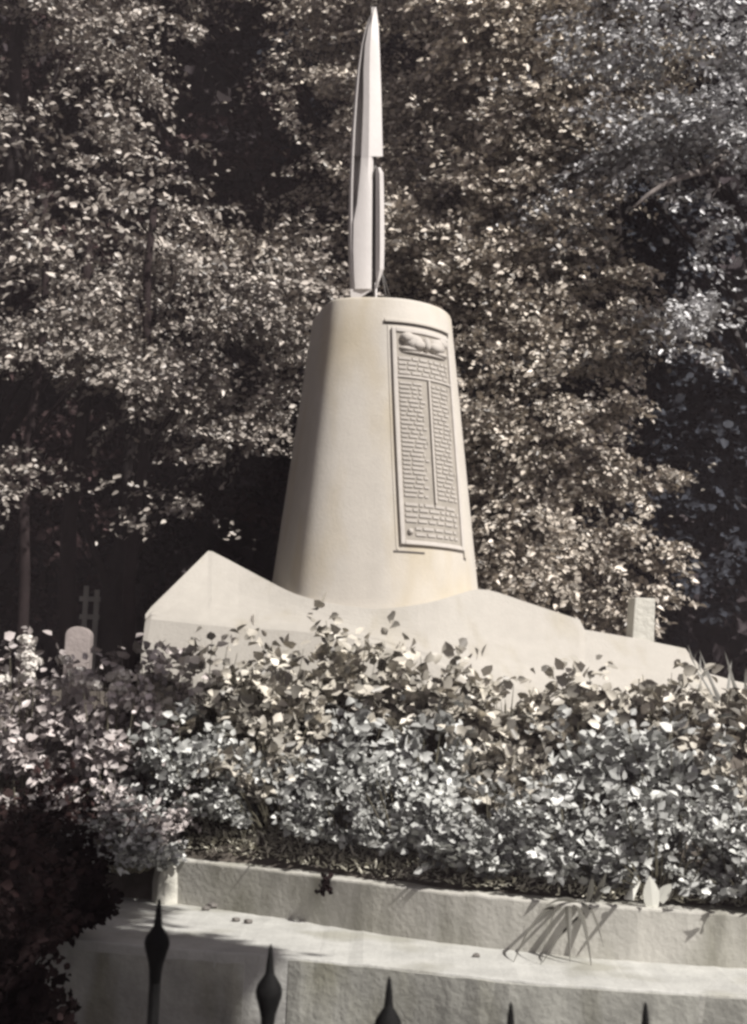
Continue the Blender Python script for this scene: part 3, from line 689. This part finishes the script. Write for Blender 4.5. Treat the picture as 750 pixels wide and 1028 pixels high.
shrub('grey_shrub', 'grey leafy shrub low at the left, above the end stone', at(135, 780, 9.0).x, 9.05, .55, .5, M['bed_left'], 200, .055, 24)
shrub('grey_shrub', 'thin pale shrub spilling down beside the end stone', at(122, 850, 8.6).x, 8.72, .50, .44, M['bed_cool'], 190, .045, 22)
shrub('grey_shrub', 'leafy shrub filling the left edge under the white flowers', at(30, 760, 9.3).x, 9.3, .55, .5, M['bed_left'], 170, .065, 24)
shrub('glare_shrub', 'shrub added low on the left edge, red glare put into its leaves', at(10, 860, 8.0).x, 9.15, .55, .6, M['leaf_glare_red'], 110, .08, 22)  # added shrub standing in for red glare
# shrubs added for the lower left shadow, its dark put into leaf colour
def shadow_shrub(px, Y, h, r, lab, m, zb_=None):
    x = at(px, 900, Y).x; ZB = zb_ if zb_ is not None else .215; root = empty('shadow_shrub', (x, Y, ZB)); tag(root, lab, 'shrub')
    n = 220; a = rng.uniform(0, 6.28, n); q = rng.uniform(0, 1, n) ** .6
    O = np.stack([x + np.cos(a) * r * q * .3, Y + np.sin(a) * r * q * .3, np.full(n, ZB)], 1)
    E = np.stack([x + np.cos(a) * r * q, Y + np.sin(a) * r * q, ZB + h * (1 - .5 * q ** 2) * rng.uniform(.4, 1.05, n)], 1)
    D = E - O; leaf_object('foliage', sprays(O, D, np.linalg.norm(D, axis=1), 44, .052, droop=.1, spread=.16, start=.15, wr=.36), m, root, root.location)
    mb = MB()
    for i in range(0, n, 8): mb.tube([O[i], O[i] + D[i] * .9], [.008, .003], 5)
    mb.build('stem', M['bark'], root, False, root.location)
shadow_shrub(30, 7.4, .84, .48, 'large shrub added at the lower left, the shadow there put into its leaves', M['leaf_shade_weed'])
shadow_shrub(-25, 6.7, .95, .55, 'shrub cut by the lower left edge, shadow and red glare put into its leaves', M['leaf_glare_red'])
shadow_shrub(0, 5.9, 1.0, .36, 'shrub added on the pavement in the lower left corner, shadow put into its leaves', M['leaf_shade_weed'], ZS)
# dry grass tufts along the kerb (uncountable)
n = 6500
xk = rng.uniform(-1.2, 3.2, n); yk = np.array([KL(x) for x in xk]) + (.13 + rng.uniform(.0, 1, n) ** .8 * .45)
P = np.stack([xk, yk, np.array([gz(a, b) for a, b in zip(xk, yk)]) + .04], 1)
A = np.stack([rng.normal(0, .5, n), rng.normal(-.7, .4, n), rng.uniform(.05, .9, n)], 1); Ls = rng.uniform(.025, .075, n)
o = leaf_object('grass', leaf_arrays(P, A, UP + rng.normal(0, .4, (n, 3)), Ls, Ls * .12), leafmat('dry_grass', (.55, .53, .45), .6, .4, .2)); tag(o, 'short dry grass fringing the kerb top', 'grass', kind='stuff')

# sword leaves and hanging leaves
def blade(mb, p0, d, L, wid, sag, n=8, twist=0):
    d = Vector(d).normalized(); side = d.cross(Vector((0, -1, .2))).normalized(); v = []; p = Vector(p0)
    for i in range(n + 1):
        t = i / n; c = p + d * L * t - Vector((0, 0, 1)) * sag * L * t * t
        w_ = wid * (math.sin(math.pi * min(t * .8 + .2, 1)) * .9 + .1 * (1 - t)); s2 = (side + Vector((0, .4, 0)) * twist * t).normalized()
        v += [c - s2 * w_, c + Vector((0, -.15 * w_, .3 * w_)), c + s2 * w_]
    mb.add(v, [(i * 3 + j, i * 3 + j + 1, i * 3 + j + 4, i * 3 + j + 3) for i in range(n) for j in range(2)])
def solid(o, t=.002):
    s_ = o.modifiers.new('thick', 'SOLIDIFY'); s_.thickness = t; return o
for (px, Y, hh, cnt, lab) in ((664, 11.9, .55, 8, 'sword-leaved plant just behind the white post'), (698, 11.7, .75, 10, 'tallest sword-leaved plant right of the white post'), (738, 11.3, .6, 10, 'sword-leaved plant cut by the right edge')):
    x = at(px, 660, Y).x; z0 = gz(x, Y); root = empty('sword_leaf_plant', (x, Y, z0)); tag(root, lab, 'plant', 'sword-leaved plants at the right')
    for k in range(cnt):
        mb = MB(); blade(mb, (x + rng.uniform(-.12, .12), Y + rng.uniform(-.1, .1), z0), (rng.normal(0, .3), rng.normal(0, .2), 1), hh * rng.uniform(.7, 1.35), rng.uniform(.012, .024), rng.uniform(0, .5), twist=rng.uniform(-1, 1))
        solid(mb.build('leaf', M['iris'], root, False, root.location))
x = atz(545, 870, ZT).x; y0 = KL(x) + .03
root = empty('strap_leaf_plant', (x, y0 + .05, .5)); tag(root, 'plant with long strap leaves drooping over the kerb face', 'plant')
for k, (dx, dy, dz, L, wd, sag) in enumerate(((-.5, -.5, .10, .42, .008, .9), (-.3, -.6, .2, .40, .010, 1.1), (-.05, -.6, .3, .30, .014, 1.3), (.12, -.6, .35, .36, .013, 1.3), (.25, -.5, .5, .32, .012, 1.2), (-.6, -.3, .5, .35, .010, .6), (.1, -.1, 1, .22, .013, .1), (.3, -.1, 1, .24, .013, .1), (-.7, -.5, .0, .5, .006, .7))):
    mb = MB(); blade(mb, (x + k * .03 - .13, y0 + .04, .47), (dx, dy, dz), L, wd * 1.5, sag, 9, twist=.5); solid(mb.build('leaf', M['strap'], root, False, root.location))
# large-leaved plant on the kerb
e = atz(652, 905, ZT); root = empty('large_leaf_plant', (e.x, KL(e.x) + .12, .5)); tag(root, 'plant with one big pale leaf standing upright on the kerb edge', 'plant')
y0 = KL(e.x) + .06
def big(px, py, d, L, wd, sag):
    p = at(px, py, y0); mb = MB(); blade(mb, p, d, L, wd, sag, 10); solid(mb.build('leaf', M['hosta'], root, False, root.location), .003)
big(655, 912, (-.1, -.1, 1), .20, .048, .1); big(662, 906, (.35, -.15, .9), .17, .035, .3); big(634, 893, (-.15, -1, .35), .19, .07, .5)
# round white blossom beside the end stone
e = at(163, 851, KL(-1.3) - .03); root = empty('white_blossom', (e.x, e.y, .46)); tag(root, 'single round white blossom standing by the kerb end', 'flower')
d = unit(rng.normal(0, 1, (90, 3))); Ls = np.full(90, .03)
leaf_object('petals', leaf_arrays(np.array(e) + d * .036, np.cross(d, rng.normal(0, 1, (90, 3))), d, Ls, Ls * .5), M['blossom'], root, root.location)
mb = MB(); mb.tube([(e.x, e.y, .40), (e.x + .01, e.y, .5), tuple(e)], .005, 6); mb.build('stem', M['stalk'], root, False, root.location)
# small dark weed on the kerb face
e = at(328, 878, KL(atz(328, 885, ZT).x) - .012); root = empty('weed', e); tag(root, 'tiny dark weed hanging down the face of the kerb', 'weed')
n = 26; P = np.array(e) + np.stack([rng.normal(-.01, .022, n), rng.uniform(-.03, -.005, n), rng.uniform(-.11, .02, n)], 1); Ls = rng.uniform(.03, .05, n)
leaf_object('foliage', leaf_arrays(P, rng.normal(0, 1, (n, 3)) + (0, 0, -.6), CAMV + rng.normal(0, .3, (n, 3)), Ls, Ls * .4), M['leaf_shade_weed'], root, e)
mb = MB(); mb.tube([tuple(e + Vector((0, .03, .03))), tuple(e), tuple(e - Vector((.02, .0, .09)))], .003, 5); mb.build('stem', M['bark'], root, False, e)
# pebbles and fallen bits on the tread
peb = [(207, 914, .022, 'dark pebble'), (214, 912, .030, 'dark pebble'), (237, 925, .020, 'small stone'), (249, 927, .022, 'small stone'), (429, 943, .014, 'dark pebble'), (478, 961, .018, 'small stone'), (563, 957, .014, 'dark pebble')]
labs = ['little stone lying against the foot of the kerb end', 'largest dark stone at the foot of the kerb near the end stone', 'left one of the two stones on the tread above the second finial', 'right one of the two stones on the tread above the second finial', 'tiny pebble on the tread above the third finial', 'flat pebble midway along the tread', 'pebble on the tread right of the fourth finial']
pm = mat('pebble', (.14, .13, .12), .9, .2, .3, 20)
for (px, py, r, _), lab in zip(peb, labs):
    e = atz(px, py, ZB); bm = bmesh.new(); bmesh.ops.create_icosphere(bm, subdivisions=2, radius=r)
    for vv in bm.verts: vv.co = Vector((vv.co.x * 1.2, vv.co.y, vv.co.z * .7)) * (1 + .18 * math.sin(vv.co.x * 190 + vv.co.y * 130 + px))
    me = bpy.data.meshes.new('pebble'); bm.to_mesh(me); bm.free(); me.materials.append(pm)
    o = link(bpy.data.objects.new('pebble', me)); o.location = e + Vector((0, 0, r * .55)); tag(o, lab, 'pebble', 'pebbles on the tread')

# thin veil of air
bm = bmesh.new(); bmesh.ops.create_cube(bm, size=1)
me = bpy.data.meshes.new('haze'); bm.to_mesh(me); bm.free()
hz_ = link(bpy.data.objects.new('haze', me)); hz_.scale = (190, 150, 34); hz_.location = (0, 20, 15.7)
hm = bpy.data.materials.new('haze'); hm.use_nodes = True; hn = hm.node_tree; hn.nodes.remove(hn.nodes['Principled BSDF'])
pv = hn.nodes.new('ShaderNodeVolumePrincipled'); pv.inputs['Density'].default_value = .0021; pv.inputs['Color'].default_value = (.95, .82, .88, 1)
hn.links.new(pv.outputs[0], hn.nodes['Material Output'].inputs['Volume']); me.materials.append(hm)
tag(hz_, 'thin pale haze in the air', 'haze', kind='stuff')
